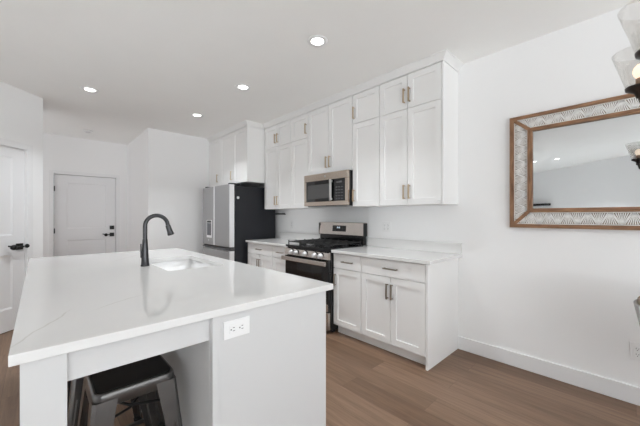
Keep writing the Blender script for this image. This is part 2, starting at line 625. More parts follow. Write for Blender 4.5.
def lever(mb_plate, mb_lever, u, z, n0, sgn=-1):
    mb_plate.box(u - 0.036, u + 0.036, n0, n0 + 0.014, z - 0.036, z + 0.036)
    mb_lever.tube([(u, n0 + 0.012, z), (u, n0 + 0.05, z)], 0.010, 10)
    mb_lever.tube([(u, n0 + 0.05, z), (u + sgn * 0.05, n0 + 0.052, z), (u + sgn * 0.10, n0 + 0.05, z)],
                  [0.011, 0.008, 0.008], 10)
    mb_lever.lathe([(0.0, 0.022), (0.026, 0.018), (0.030, 0.0), (0.026, -0.018), (0.0, -0.022)],
                   (u + sgn * 0.10, n0 + 0.05, z), 'y', 16)
    mb_lever.tube([(u + sgn * 0.12, n0 + 0.05, z + 0.012), (u + sgn * 0.155, n0 + 0.05, z + 0.018)], 0.009, 8)


pl, lv = MB(), MB()
lever(pl, lv, -1.899, 0.918, -0.018)
MB().box(-1.935, -1.863, -0.018, 0.0, 1.020, 1.092).xform(HM).build('deadbolt', M['blackmetal'], d1, 0.002)
pl.xform(HM); lv.xform(HM)
pl.build('rosette', M['blackmetal'], d1, 0.002)
lv.build('door_lever', M['blackmetal'], d1)
for z in (0.25, 1.016, 1.771):
    MB().box(EX0 - 0.004, EX0 + 0.016, -0.018, 0.010, z - 0.045, z + 0.045).xform(HM).build('hinge', M['blackmetal'], d1)

# pantry door on the diagonal wall
wd = DS1 - DS0 - 0.008
sl = recessed_slab(wd, DH - 0.012, 0.04, [(0.13, wd - 0.13, 0.24, 0.838), (0.13, wd - 0.13, 1.056, 1.929)])
sl.xform(Matrix.Translation((DS0 + 0.004, -0.012, 0.008))).xform(DM())
d2 = tag(sl.build('door_2', M['door']), kind='structure')
tag(casing(DS0, DS1, DH, 0.07).xform(DM()).build('trim_2', M['trim'], None, 0.003), kind='structure')
pl, lv = MB(), MB()
lever(pl, lv, -0.275, 0.931, -0.012)
lv.tube([(-0.275, 0.03, 0.931), (-0.225, 0.03, 0.934)], 0.006, 8)
lv.lathe([(0, .012), (.02, .01), (.024, 0), (.02, -.01), (0, -.012)], (-0.222, 0.03, 0.934), 'x', 14)
pl.xform(DM()); lv.xform(DM())
pl.build('rosette', M['blackmetal'], d2, 0.002)
lv.build('door_lever', M['blackmetal'], d2)


# ------------------------------------------------------------------ cabinets (fronts face -x)
def shaker(xf, y0, y1, z0, z1, th=0.02, st=0.058):
    """shaker door with its front at x = xf"""
    w, h = y1 - y0, z1 - z0
    mb = recessed_slab(w, h, th, [(st, w - st, st, h - st)], 0.011, 0.002)
    # local (u, n, z) -> world (xf - n, y0 + u, z0 + z)
    return mb.xform(Matrix(((0, -1, 0, xf), (1, 0, 0, y0), (0, 0, 1, z0), (0, 0, 0, 1))))


def pull_v(xf, y, z0, z1):
    mb = MB().box(xf - 0.034, xf - 0.024, y - 0.0075, y + 0.0075, z0, z1)
    mb.box(xf - 0.0245, xf, y - 0.005, y + 0.005, z0 + 0.004, z0 + 0.014)
    mb.box(xf - 0.0245, xf, y - 0.005, y + 0.005, z1 - 0.014, z1 - 0.004)
    return mb


def pull_h(xf, y0, y1, z):
    mb = MB().box(xf - 0.034, xf - 0.024, y0, y1, z - 0.006, z + 0.006)
    mb.box(xf - 0.0245, xf, y0 + 0.004, y0 + 0.014, z - 0.005, z + 0.005)
    mb.box(xf - 0.0245, xf, y1 - 0.014, y1 - 0.004, z - 0.005, z + 0.005)
    return mb


G = 0.003


def cab(name, label, x_body, y0, y1, z0, z1, doors, drawers=(), kick=None, pmat='brass', group=None, end=None,
        extra=None):
    """doors: (y0,y1,z0,z1, handle(y,z0,z1) or None); drawers: (y0,y1,z0,z1,(hy0,hy1,hz))"""
    t = T(name, label, 'cabinet', (x_body / 2, (y0 + y1) / 2, 0 if kick else z0), group)
    zb = kick if kick else z0
    t.part('carcass', MB().box(x_body, -0.002, y0, y1, zb, z1), M['cab'], None, 0.0015)
    xf = x_body - 0.021
    for (a, b2, c, d, h) in doors:
        o = t.part('door', shaker(xf, a + G, b2 - G, c + G, d - G), M['cab'])
        if h:
            t.part('handle', pull_v(xf, h[0], h[1], h[2]), M[pmat], o, 0.0015)
    for (a, b2, c, d, h) in drawers:
        o = t.part('drawer', MB().box(xf, x_body - 0.001, a + G, b2 - G, c + G, d - G), M['cab'], None, 0.0015)
        t.part('handle', pull_h(xf, h[0], h[1], h[2]), M[pmat], o, 0.0015)
    if kick:
        t.part('toe_kick', MB().box(x_body + 0.055, x_body + 0.07, y0, y1, 0, kick), M['cab'])
    if end:
        t.part('end_panel', MB().box(end[0], -0.002, end[1], end[2], end[3], end[4]), M['cab'], None, 0.0015)
    if extra:
        extra(t)
    return t


XU = -0.3045          # upper carcass front (doors add 21 mm)
UB, UM, UT = 1.388, 2.333, 2.667


def bumper(t):
    t.part('bumper', MB().lathe([(0, -0.010), (0.011, -0.010), (0.011, 0), (0, 0)], (XU - 0.021, 1.222, 1.412), 'x', 14),
           M['plate'], None, 0, 'small white round bumper')


cab('upper_cabinet', 'tall white upper cabinet with four doors at the right end over the long worktop', XU,
    1.200, 1.868, UB, UT,
    [(1.200, 1.540, UB, UM, (1.512, 1.445, 1.585)), (1.540, 1.868, UB, UM, (1.568, 1.445, 1.585)),
     (1.200, 1.540, UM, UT, (1.512, 2.388, 2.528)), (1.540, 1.868, UM, UT, (1.568, 2.388, 2.528))],
    end=(XU - 0.020, 1.182, 1.1995, UB, UT), extra=bumper)
cab('upper_cabinet', 'narrow white upper cabinet just right of the microwave, one door above another', XU,
    1.870, 2.240, UB, UT,
    [(1.870, 2.240, UB, UM, (2.212, 1.445, 1.580)), (1.870, 2.240, UM, UT, (2.212, 2.386, 2.522))])
cab('upper_cabinet', 'white upper cabinet with two doors directly above the microwave', XU,
    2.242, 3.018, 1.815, UT,
    [(2.242, 2.630, 1.815, UT, (2.602, 1.880, 2.022)), (2.630, 3.018, 1.815, UT, (2.660, 1.880, 2.022))])
cab('upper_cabinet', 'narrow white upper cabinet just left of the microwave, one door above another', XU,
    3.020, 3.390, UB, UT,
    [(3.020, 3.390, UB, UM, (3.052, 1.445, 1.580)), (3.020, 3.390, UM, UT, (3.052, 2.386, 2.522))])
cab('upper_cabinet', 'white four-door upper cabinet between the fridge cabinet and narrow left unit', XU,
    3.392, 4.080, UB, UT,
    [(3.392, 3.736, UB, UM, (3.706, 1.445, 1.580)), (3.736, 4.080, UB, UM, (3.766, 1.445, 1.580)),
     (3.392, 3.736, UM, UT, (3.706, 2.386, 2.522)), (3.736, 4.080, UM, UT, (3.766, 2.386, 2.522))])
FB = 1.812
cab('fridge_cabinet', 'deep white three-door cabinet above the refrigerator against the back wall', -0.60,
    4.096, 5.506, FB, UT,
    [(4.096, 4.566, FB, UT, None), (4.566, 5.040, FB, UT, (4.596, 1.875, 2.02)),
     (5.040, 5.506, FB, UT, (5.120, 1.880, 2.02))])


# crown moulding: straight fascia flaring to the ceiling, mitred at corners
def crown(path, name):
    """path: xy corner points of the cabinet faces, room on the left-hand side of travel"""
    prof = [(0.0, UT + 0.002), (0.004, UT + 0.002), (0.006, UT + 0.014), (0.044, ZC - 0.010), (0.052, ZC - 0.008), (0.052, ZC - 0.0005), (0.0, ZC - 0.0005)]
    P = [Vector((p[0], p[1], 0)) for p in path]
    mb = MB()
    n = len(P)
    rings = []
    for i in range(n):
        d_in = (P[i] - P[i - 1]).normalized() if i else None
        d_out = (P[i + 1] - P[i]).normalized() if i < n - 1 else None
        def nrm(d): return Vector((-d.y, d.x, 0))
        if d_in is None: off = nrm(d_out)
        elif d_out is None: off = nrm(d_in)
        else:
            a, c = nrm(d_in), nrm(d_out)
            off = (a + c) / (1 + a.dot(c))
        rings.append([P[i] + off * o + Vector((0, 0, z)) for (o, z) in prof])
    k = len(prof)
    vs = [p for r in rings for p in r]
    fs = []
    for i in range(n - 1):
        for j in range(k):
            j2 = (j + 1) % k
            fs.append((i * k + j, i * k + j2, (i + 1) * k + j2, (i + 1) * k + j))
    mb.add(vs, fs)
    mb.add(rings[0], [tuple(range(k))])
    mb.add(rings[-1], [tuple(range(k))[::-1]])
    return tag(mb.build(name, M['cab']), kind='structure')


crown([(-0.621, 5.51), (-0.621, 4.096), (XU - 0.021, 4.096), (XU - 0.021, 1.182), (-0.001, 1.182)][::-1], 'trim_3')

# base cabinets
XB = -0.598
XF = XB - 0.021
KH, BT, DL = 0.105, 0.884, 0.718
cab('base_cabinet', 'white base cabinet with a wide drawer over two doors at the free right end', XB,
    1.200, 1.879, 0, BT,
    [(1.200, 1.541, KH, DL, (1.518, 0.520, 0.660)), (1.541, 1.879, KH, DL, (1.566, 0.520, 0.660))],
    [(1.200, 1.879, DL, BT - 0.008, (1.460, 1.605, 0.797))], KH, 'bar',
    end=(XF, 1.180, 1.1995, 0.0, BT))
cab('base_cabinet', 'narrow white base cabinet just right of the range, one drawer over one door', XB,
    1.881, 2.262, 0, BT,
    [(1.881, 2.262, KH, DL, (2.228, 0.530, 0.660))],
    [(1.881, 2.262, DL, BT - 0.008, (1.980, 2.125, 0.797))], KH, 'bar')
cab('base_cabinet', 'narrow white base cabinet just left of the range, one drawer over one door', XB,
    3.048, 3.420, 0, BT,
    [(3.048, 3.420, KH, DL, (3.080, 0.530, 0.660))],
    [(3.048, 3.420, DL, BT - 0.008, (3.165, 3.305, 0.797))], KH, 'bar')
cab('base_cabinet', 'white base cabinet with wide drawer over two doors beside the black fridge side', XB,
    3.422, 4.092, 0, BT,
    [(3.422, 3.757, KH, DL, (3.732, 0.530, 0.660)), (3.757, 4.092, KH, DL, (3.782, 0.530, 0.660))],
    [(3.422, 4.092, DL, BT - 0.008, (3.690, 3.830, 0.797))], KH, 'bar')
for (lab, y0, y1) in (('white quartz worktop on the base cabinets right of the range', 1.142, 2.264),
                      ('white quartz worktop on the base cabinets between range and fridge', 3.046, 4.098)):
    t = T('worktop', lab, 'worktop', (-0.325, (y0 + y1) / 2, BT))
    t.part('slab', MB().box(-0.652, -0.0005, y0, y1, BT, 0.914), M['quartz'], None, 0.002)
    t.part('backsplash', MB().box(-0.022, -0.0005, y0 + 0.002, y1, 0.9142, 1.016), M['quartz'], None, 0.002)

# ------------------------------------------------------------------ island
IX0, IX1, IY0, IY1 = -3.011, -1.8024, 1.115, 3.589
SX0, SX1, SY0, SY1 = -2.33, -1.935, 2.12, 2.83
IT = 0.884
bx0, bx1, by0, by1 = -2.466, -1.845, 1.129, 3.56
ti = T('kitchen_island', 'large white kitchen island base with open stool bay and outlet', 'island', ((bx0 + bx1) / 2, 2.34, 0))
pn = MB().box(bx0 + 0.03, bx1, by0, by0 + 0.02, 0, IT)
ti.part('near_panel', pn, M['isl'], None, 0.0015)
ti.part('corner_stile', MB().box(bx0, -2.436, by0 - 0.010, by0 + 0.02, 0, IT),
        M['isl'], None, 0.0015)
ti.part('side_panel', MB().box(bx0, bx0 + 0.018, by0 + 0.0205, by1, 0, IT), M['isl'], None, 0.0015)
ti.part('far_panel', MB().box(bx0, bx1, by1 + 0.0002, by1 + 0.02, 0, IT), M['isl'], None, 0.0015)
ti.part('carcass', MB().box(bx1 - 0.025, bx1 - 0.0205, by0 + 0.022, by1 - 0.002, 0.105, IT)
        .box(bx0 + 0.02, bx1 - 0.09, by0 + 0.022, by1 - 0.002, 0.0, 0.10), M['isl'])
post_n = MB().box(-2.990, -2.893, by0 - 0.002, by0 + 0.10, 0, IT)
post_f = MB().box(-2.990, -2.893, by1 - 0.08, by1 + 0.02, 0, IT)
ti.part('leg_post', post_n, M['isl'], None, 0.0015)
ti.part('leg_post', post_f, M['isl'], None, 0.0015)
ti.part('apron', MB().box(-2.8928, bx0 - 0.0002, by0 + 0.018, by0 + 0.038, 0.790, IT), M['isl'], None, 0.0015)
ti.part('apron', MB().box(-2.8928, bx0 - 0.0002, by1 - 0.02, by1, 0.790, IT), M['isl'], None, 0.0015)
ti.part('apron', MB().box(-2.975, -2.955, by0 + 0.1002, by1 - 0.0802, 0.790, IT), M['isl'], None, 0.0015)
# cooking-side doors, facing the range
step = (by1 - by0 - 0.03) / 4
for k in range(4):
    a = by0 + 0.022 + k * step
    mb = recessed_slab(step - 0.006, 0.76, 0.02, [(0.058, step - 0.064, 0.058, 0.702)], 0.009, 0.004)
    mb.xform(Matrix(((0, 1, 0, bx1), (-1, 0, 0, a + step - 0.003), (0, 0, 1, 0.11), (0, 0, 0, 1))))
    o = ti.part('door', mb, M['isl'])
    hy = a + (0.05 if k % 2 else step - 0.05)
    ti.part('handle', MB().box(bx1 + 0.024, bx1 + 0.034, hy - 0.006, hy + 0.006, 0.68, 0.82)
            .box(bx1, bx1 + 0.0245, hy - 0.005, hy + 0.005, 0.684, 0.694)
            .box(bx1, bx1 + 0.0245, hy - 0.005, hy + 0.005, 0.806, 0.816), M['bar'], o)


def slab_with_hole(ox0, ox1, oy0, oy1, hx0, hx1, hy0, hy1, z0, z1, r=0.03, seg=5):
    mb = MB()
    inner = []
    for (cx_, cy_, a0) in ((hx1 - r, hy1 - r, 0), (hx0 + r, hy1 - r, PI / 2), (hx0 + r, hy0 + r, PI), (hx1 - r, hy0 + r, 1.5 * PI)):
        for i in range(seg + 1):
            a = a0 + (PI / 2) * i / seg
            inner.append((cx_ + r * math.cos(a), cy_ + r * math.sin(a)))
    outer = [(ox1, oy1), (ox0, oy1), (ox0, oy0), (ox1, oy0)]
    n = len(inner)
    vs = [(x, y, z1) for x, y in outer] + [(x, y, z1) for x, y in inner] + \
         [(x, y, z0) for x, y in outer] + [(x, y, z0) for x, y in inner]
    fs = []
    B = 4 + n
    for q in range(4):
        ids = list(range(q * (seg + 1), (q + 1) * (seg + 1)))
        for i in range(len(ids) - 1):
            fs.append((q, 4 + ids[i], 4 + ids[i + 1])); fs.append((B + q, B + 4 + ids[i + 1], B + 4 + ids[i]))
        nx = ((q + 1) * (seg + 1)) % n
        q2 = (q + 1) % 4
        fs.append((q, 4 + ids[-1], 4 + nx, q2)); fs.append((B + q2, B + 4 + nx, B + 4 + ids[-1], B + q))
        fs.append((q, q2, B + q2, B + q))
    for i in range(n):
        j = (i + 1) % n
        fs.append((4 + i, B + 4 + i, B + 4 + j, 4 + j))
    mb.add(vs, fs)
    return mb


wt = tag(slab_with_hole(IX0, IX1, IY0, IY1, SX0, SX1, SY0, SY1, IT, 0.914).build('worktop', M['quartz'], None, 0.002),
         'large white quartz island worktop with faint grey veins and sink cut-out', 'worktop')

# undermount sink
t = T('sink', 'white rectangular undermount sink set in the island worktop', 'sink', ((SX0 + SX1) / 2, (SY0 + SY1) / 2, 0.68))
s = MB()
e_, dd, zb = 0.012, 0.045, 0.68
X0, X1, Y0, Y1 = SX0 - 0.006, SX1 + 0.006, SY0 - 0.006, SY1 + 0.006
top_z = IT - 0.0005


def rrect(x0, x1, y0, y1, r, z, seg=5):
    out = []
    for (cx_, cy_, a0) in ((x1 - r, y1 - r, 0), (x0 + r, y1 - r, PI / 2), (x0 + r, y0 + r, PI), (x1 - r, y0 + r, 1.5 * PI)):
        for i in range(seg + 1):
            a = a0 + (PI / 2) * i / seg
            out.append((cx_ + r * math.cos(a), cy_ + r * math.sin(a), z))
    return out


rings = [rrect(X0 - .02, X1 + .02, Y0 - .02, Y1 + .02, .05, top_z), rrect(X0, X1, Y0, Y1, .035, top_z),
         rrect(X0, X1, Y0, Y1, .035, zb + 0.03), rrect(X0 + .02, X1 - .02, Y0 + .02, Y1 - .02, .03, zb + 0.008),
         rrect(X0 + .09, X1 - .09, Y0 + .12, Y1 - .12, .03, zb + 0.004)]
k = len(rings[0])
vs_ = [p for r_ in rings for p in r_]
fs_ = [(i * k + j, i * k + (j + 1) % k, (i + 1) * k + (j + 1) % k, (i + 1) * k + j) for i in range(4) for j in range(k)]
s.add(vs_, fs_, True)
s.add(rings[-1], [tuple(range(k))])
t.part('basin', s, M['sink'])
t.part('drain', MB().lathe([(0, .003), (.035, .003), (.042, 0.0), (.042, -.01), (0, -.01)], ((SX0 + SX1) / 2, (SY0 + SY1) / 2, zb + 0.006), 'z', 24),
       M['steel'], None, 0, 'steel drain')

# pull-down faucet
FX, FY = -2.388, 2.46
t = T('faucet', 'tall gunmetal gooseneck pull-down faucet beside the island sink', 'faucet', (FX, FY, 0.914))
t.part('base', MB().lathe([(0, .914), (.029, .914), (.029, .920), (.026, .926), (.0235, .98), (.0185, 1.06), (.0165, 1.105), (.0155, 1.108)], (FX, FY, 0), 'z', 24), M['faucet'])
path = [(FX, FY, 1.105), (FX, FY, 1.205)]
R_ = 0.077
for i in range(1, 17):
    a = PI * (1 - i / 16 * 0.93)
    path.append((FX + R_ + R_ * math.cos(a), FY, 1.205 + R_ * math.sin(a)))
_d = (Vector(path[-1]) - Vector(path[-2])).normalized()
path.append(tuple(Vector(path[-1]) + Vector((0.10, 0, -0.99)) * 0.012))
t.part('spout', MB().tube(path, 0.0145, 16), M['faucet'])
p1 = Vector(path[-1]); dv = Vector((0.30, 0, -0.954))
t.part('spray_head', MB().tube([p1, p1 + dv * 0.008, p1 + dv * 0.05, p1 + dv * 0.075, p1 + dv * 0.08], [0.0155, 0.018, 0.020, 0.0245, 0.022], 16), M['faucet'])
t.part('lever_handle', MB().tube([(FX, FY, 0.985), (FX - 0.026, FY + 0.01, 0.985)], 0.012, 12)
       .tube([(FX - 0.022, FY + 0.01, 0.985), (FX - 0.024, FY + 0.012, 1.02), (FX - 0.0235, FY + 0.014, 1.075)], [0.006, 0.005, 0.005], 10), M['faucet'])


# ------------------------------------------------------------------ outlets and switches
def outlet(label, origin, uax, nax, vertical=True, gangs=1, kind='outlet'):
    """origin: centre on the surface; uax: across, nax: out of the wall"""
    t = thing('outlet' if kind == 'outlet' else 'light_switch', label, kind, origin)
    u, n = Vector(uax), Vector(nax)
    v = Vector((0, 0, 1))
    if not vertical: u, v = v, u
    mt = Matrix(((u.x, v.x, n.x, 0), (u.y, v.y, n.y, 0), (u.z, v.z, n.z, 0), (0, 0, 0, 1)))
    W = 0.036 + 0.023 * (gangs - 1)
    MB().box(-W, W, -0.058, 0.058, 0.0004, 0.006).xform(mt).build('plate', M['plate'], t, 0.002)
    for g in range(gangs):
        c = (g - (gangs - 1) / 2) * 0.046
        ins = MB().box(c - 0.0165, c + 0.0165, -0.034, 0.034, 0.006, 0.0085)
        if kind == 'outlet':
            o = ins.xform(mt).build('socket', M['plate'], t, 0.0015)
            sl_ = MB()
            for zz in (-0.019, 0.019):
                sl_.box(c - 0.0075, c - 0.0050, zz - 0.001, zz + 0.008, 0.0085, 0.0088)
                sl_.box(c + 0.0050, c + 0.0075, zz - 0.001, zz + 0.007, 0.0085, 0.0088)
                sl_.box(c - 0.0025, c + 0.0025, zz - 0.011, zz - 0.006, 0.0085, 0.0088)
            sl_.xform(mt).build('slots', M['slot'], o)
        else:
            ins.xform(mt).build('rocker', M['plate'], t, 0.0015)
    return t


outlet('white outlet lying sideways on the near end of the island', (-2.361, by0, 0.818), (1, 0, 0), (0, -1, 0), False)
outlet('white wall outlet low above the baseboard at the right edge', (0, -0.005, 0.358), (0, -1, 0), (-1, 0, 0))
outlet('white double outlet on the backsplash wall right of the range', (0, 1.998, 1.153), (0, -1, 0), (-1, 0, 0), True, 2)
outlet('white outlet on the backsplash wall between the fridge and the range', (0, 3.785, 1.148), (0, -1, 0), (-1, 0, 0))
outlet('white light switch on the side wall of the hall near the entry door', (-1.64, 6.62, 1.15), (0, -1, 0), (-1, 0, 0), True, 1, 'light switch')

# ------------------------------------------------------------------ range
RY0, RY1 = 2.270, 3.040
ry = (RY0 + RY1) / 2
t = T('range', 'stainless and black freestanding gas range between the base cabinets', 'range', (-0.35, ry, 0))
t.part('body', MB().box(-0.655, -0.03, RY0, RY1, 0.03, 0.900), M['black'], None, 0.002)
for fx0 in (-0.60, -0.10):
    for fy0 in (RY0 + .02, RY1 - .06):
        t.part('foot', MB().box(fx0, fx0 + .04, fy0, fy0 + .04, 0, .0298), M['rubber'])
t.part('cooktop', MB().box(-0.685, -0.085, RY0 + 0.001, RY1 - 0.001, 0.9002, 0.924), M['black'], None, 0.004)
cp = t.part('control_panel', MB().prism([(-0.656, RY0 + .002, .800), (-0.700, RY0 + .002, .806), (-0.688, RY0 + .002, .878), (-0.656, RY0 + .002, .885)],
                                       (0, RY1 - RY0 - .004, 0)), M['steel_range'], None, 0.002)
for yk in (2.375, 2.470, 2.640, 2.800, 2.895):
    k = MB().lathe([(0, -.045), (.020, -.043), (.024, -.012), (.027, -.006), (.027, 0.004), (0, .004)], (0, 0, 0), 'x', 20)
    k.box(-0.052, -0.044, -0.005, 0.005, -0.020, 0.020)
    k.xform(Matrix.Translation((-0.695, yk, 0.845)) @ Matrix.Rotation(-0.16, 4, 'Y'))
    t.part('knob', k, M['silver'], cp)
    t.part('knob_ring', MB().lathe([(0, -.004), (.033, -.003), (.034, .003), (0, .003)], (0, 0, 0), 'x', 20).xform(Matrix.Translation((-0.695, yk, 0.845)) @ Matrix.Rotation(-0.16, 4, 'Y')), M['black'], cp)
od = t.part('oven_door', MB().box(-0.690, -0.656, RY0 + .004, RY1 - .004, 0.245, 0.795), M['glassblack'], None, 0.003)
t.part('door_top_rail', MB().box(-0.697, -0.6902, RY0 + .004, RY1 - .004, 0.728, 0.795), M['black'], od)
hb = MB().box(-0.752, -0.728, RY0 - .004, RY1 + .002, .740, .788)
hb.box(-0.728, -0.6965, RY0 + .02, RY0 + .05, .750, .778).box(-0.728, -0.6965, RY1 - .05, RY1 - .02, .750, .778)
t.part('door_handle', hb, M['steel_range'], od, 0.006)
t.part('door_bottom_trim', MB().box(-0.694, -0.6902, RY0 + .004, RY1 - .004, 0.245, 0.325), M['steel_range'], od, 0.001)
dr = t.part('drawer', MB().box(-0.692, -0.656, RY0 + .004, RY1 - .004, 0.045, 0.232), M['steel_range'], None, 0.003)
bgd = t.part('backguard', MB().prism([(-0.035, RY0 + .003, .925), (-0.085, RY0 + .003, .925), (-0.085, RY0 + .003, 1.035), (-0.035, RY0 + .003, 1.035)], (0, RY1 - RY0 - .006, 0)),
             M['black'], None, 0.002)
pf = t.part('backguard_panel', MB().prism([(-0.030, RY0 - .004, 1.0355), (-0.098, RY0 - .004, 1.0355), (-0.080, RY0 - .004, 1.198), (-0.030, RY0 - .004, 1.198)], (0, RY1 - RY0 + .008, 0)),
            M['steel_range'], bgd, 0.004)
fx = lambda z: -0.098 + 0.018 * (z - 1.0355) / (1.198 - 1.0355)
z0_, z1_ = 1.080, 1.156
t.part('side_cap', MB().box(-0.099, -0.028, RY0 - .010, RY0 - .0045, 1.030, 1.190), M['black'], bgd)
t.part('side_cap', MB().box(-0.099, -0.028, RY1 + .0045, RY1 + .010, 1.030, 1.190), M['black'], bgd)
t.part('display', MB().prism([(fx(z0_) - .003, 2.555, z0_), (fx(z0_) - .003, 2.790, z0_), (fx(z1_) - .003, 2.790, z1_), (fx(z1_) - .003, 2.555, z1_)], (0.004, 0, 0)), M['glassblack'], bgd)
for yy in (2.655, 2.668, 2.686, 2.699):
    t.part('digit', MB().box(fx(1.128) - .0045, fx(1.128) - .003, yy, yy + .009, 1.120, 1.140), M['digits'], bgd)
for yy in (2.575, 2.605, 2.735, 2.762):
    for zz in (1.098, 1.120, 1.138):
        t.part('button_mark', MB().box(fx(zz) - .0042, fx(zz) - .003, yy, yy + .011, zz, zz + .005), M['legend'], bgd)
# burners and grates
for (bx, by, r) in ((-0.53, 2.43, .05), (-0.53, 2.88, .045), (-0.24, 2.43, .04), (-0.24, 2.88, .045), (-0.385, ry, .055)):
    t.part('burner', MB().lathe([(0, .944), (r * .7, .944), (r * .75, .936), (r, .934), (r, .924), (0, .924)], (bx, by, 0), 'z', 20), M['iron'])
for (a, b2) in ((RY0 + .015, 2.515), (2.522, 2.788), (2.795, RY1 - .015)):
    g = MB()
    zt0, zt1 = .954, .966
    for yy in (a + .006, b2 - .006):
        g.box(-0.655, -0.115, yy - .006, yy + .006, zt0, zt1)
    for xx in (-0.649, -0.121):
        g.box(xx - .006, xx + .006, a + .012, b2 - .012, zt0, zt1)
    m_ = (a + b2) / 2
    g.box(-0.643, -0.127, m_ - .005, m_ + .005, zt0 + .001, zt1 + .001)
    for xx in (-0.53, -0.385, -0.24):
        g.box(xx - .005, xx + .005, a + .012, b2 - .012, zt0 + .002, zt1 + .002)
    for xx in (-0.649, -0.53, -0.385, -0.24, -0.121):
        for yy in (a + .006, m_, b2 - .006):
            g.box(xx - .007, xx + .007, yy - .007, yy + .007, zt1, zt1 + .010)
    for xx in (-0.649, -0.385, -0.121):
        for yy in (a + .006, b2 - .006):
            g.box(xx - .006, xx + .006, yy - .006, yy + .006, .9242, zt0)
    t.part('grate', g, M['iron'], None, 0.002)

# ------------------------------------------------------------------ microwave
MY0, MY1, MZ0, MZ1 = 2.246, 3.012, 1.408, 1.808
XMf = -0.400
t = T('microwave', 'stainless over-the-range microwave mounted under the white upper cabinet', 'microwave', (-0.19, (MY0 + MY1) / 2, MZ0))
t.part('body', MB().box(-0.372, -0.002, MY0 + .004, MY1 - .004, MZ0 + .004, MZ1), M['black'], None, 0.002)
fm = MB().box(XMf, -0.3722, MY0, MY1, MZ1 - .088, MZ1).box(XMf, -0.3722, MY0, MY1, MZ0, MZ0 + .052)
fm.box(XMf, -0.3722, MY0, MY0 + .045, MZ0 + .0522, MZ1 - .0882).box(XMf, -0.3722, MY1 - .045, MY1, MZ0 + .0522, MZ1 - .0882)
t.part('frame', fm, M['steel_floor_tint'], None, 0.002)
dw = t.part('door_window', MB().box(XMf - .002, -0.373, 2.510, MY1 - .0455, MZ0 + .0525, MZ1 - .0885), M['glassblack'])
t.part('window_mesh', MB().box(XMf - .0024, XMf - .002, 2.545, MY1 - .075, MZ0 + .090, MZ1 - .135),
       mat('window_screen', (0.075, 0.075, 0.075), 0.25, vary=0.02), dw)
t.part('door_handle', MB().box(XMf - .040, XMf - .026, 2.478, 2.512, MZ0 + .055, MZ1 - .092)
       .box(XMf - .026, XMf - .002, 2.484, 2.506, MZ0 + .065, MZ0 + .085).box(XMf - .026, XMf - .002, 2.484, 2.506, MZ1 - .122, MZ1 - .102),
       M['steel'], dw, 0.005)
cpn = t.part('control_panel', MB().box(XMf - .002, -0.373, MY0 + .0455, 2.470, MZ0 + .0525, MZ1 - .0885), M['glassblack'])
for r_ in range(5):
    for c_ in range(3):
        t.part('key', MB().box(XMf - .0026, XMf - .002, 2.325 + c_ * .042, 2.325 + c_ * .042 + .024, 1.480 + r_ * .034, 1.480 + r_ * .034 + .009), M['legend'], cpn)
t.part('clock_display', MB().box(XMf - .0026, XMf - .002, 2.335, 2.425, 1.672, 1.690), M['legend'], cpn)
t.part('badge', MB().lathe([(0, -.002), (.011, -.002), (.011, 0.001), (0, .001)], (XMf, 2.62, MZ1 - .042), 'x', 18), M['silver'], None, 0, 'small round silver badge')
t.part('vent_grille', MB().box(-0.36, -0.05, MY0 + .03, MY1 - .03, MZ0 - .006, MZ0 + .0038), M['black'])

# ------------------------------------------------------------------ refrigerator
FY0, FY1, FT = 4.150, 5.105, 1.757
XFf, XFc = -0.900, -0.808
t = T('refrigerator', 'stainless french-door refrigerator with black sides at the back wall', 'refrigerator', (-0.42, (FY0 + FY1) / 2, 0))
t.part('case', MB().box(-0.795, -0.06, FY0 + .006, FY1 - .006, 0.02, 1.740), M['case'], None, 0.004)
for fx0 in (-0.72, -0.15):
    for fy0 in (FY0 + .05, FY1 - .10):
        t.part('foot', MB().box(fx0, fx0 + .05, fy0, fy0 + .05, 0, .0198), M['rubber'])
ym = 4.655
SEAM = 0.800


def fdoor(y0, y1, z0, z1, name):
    ed = t.part(name, MB().box(XFf + .012, XFc, y0, y1, z0, z1), M['fridge_edge'], None, 0.006)
    t.part('front_skin', MB().box(XFf, XFf + .0119, y0 + .001, y1 - .001, z0 + .001, z1 - .001), M['fridge'], ed, 0.004, 'grey stainless front')
    return ed


rd = fdoor(FY0, ym - .006, SEAM + .012, FT, 'fridge_door')
ld = fdoor(ym + .020, FY1, SEAM + .012, FT, 'fridge_door')
t.part('handle_strip', MB().box(XFf - .004, XFc - 0.01, ym - .005, ym + .019, SEAM + .014, FT - .002), M['fridge_edge'], ld, 0.003)
dwr = fdoor(FY0, FY1, 0.075, SEAM - .045, 'freezer_drawer')
t.part('pocket_handle', MB().prism([(XFf + .03, FY0 + .002, SEAM + .008), (XFf - .004, FY0 + .002, SEAM - .022), (XFf - .004, FY0 + .002, SEAM - .034), (XFf + .05, FY0 + .002, SEAM - .044), (XFc, FY0 + .002, SEAM - .044), (XFc, FY0 + .002, SEAM + .008)],
       (0, FY1 - FY0 - .004, 0)), mat('pocket_dark_steel', (0.10, 0.10, 0.105), 0.35, 0.6, vary=0.03), dwr)
t.part('kick_grille', MB().box(XFc - .02, -0.7952, FY0 + .02, FY1 - .02, 0.02, 0.07), M['case'])
dp = t.part('dispenser', MB().box(XFf - .003, XFf - .0002, 4.745, 4.945, 0.925, 1.215), M['fridge_edge'], ld, 0.001)
t.part('dispenser_bay', MB().box(XFf - .0045, XFf - .003, 4.765, 4.925, 0.965, 1.165), mat('bay_dark', (0.10, 0.105, 0.12), 0.35, vary=0.03), ld)
t.part('dispenser_controls', MB().box(XFf - .005, XFf - .003, 4.765, 4.925, 1.172, 1.205), M['glassblack'], ld)
t.part('badge', MB().lathe([(0, -.003), (.016, -.003), (.016, 0), (0, 0)], (XFf, 4.865, 0.885), 'x', 18), M['silver'], ld, 0, 'small round silver badge')
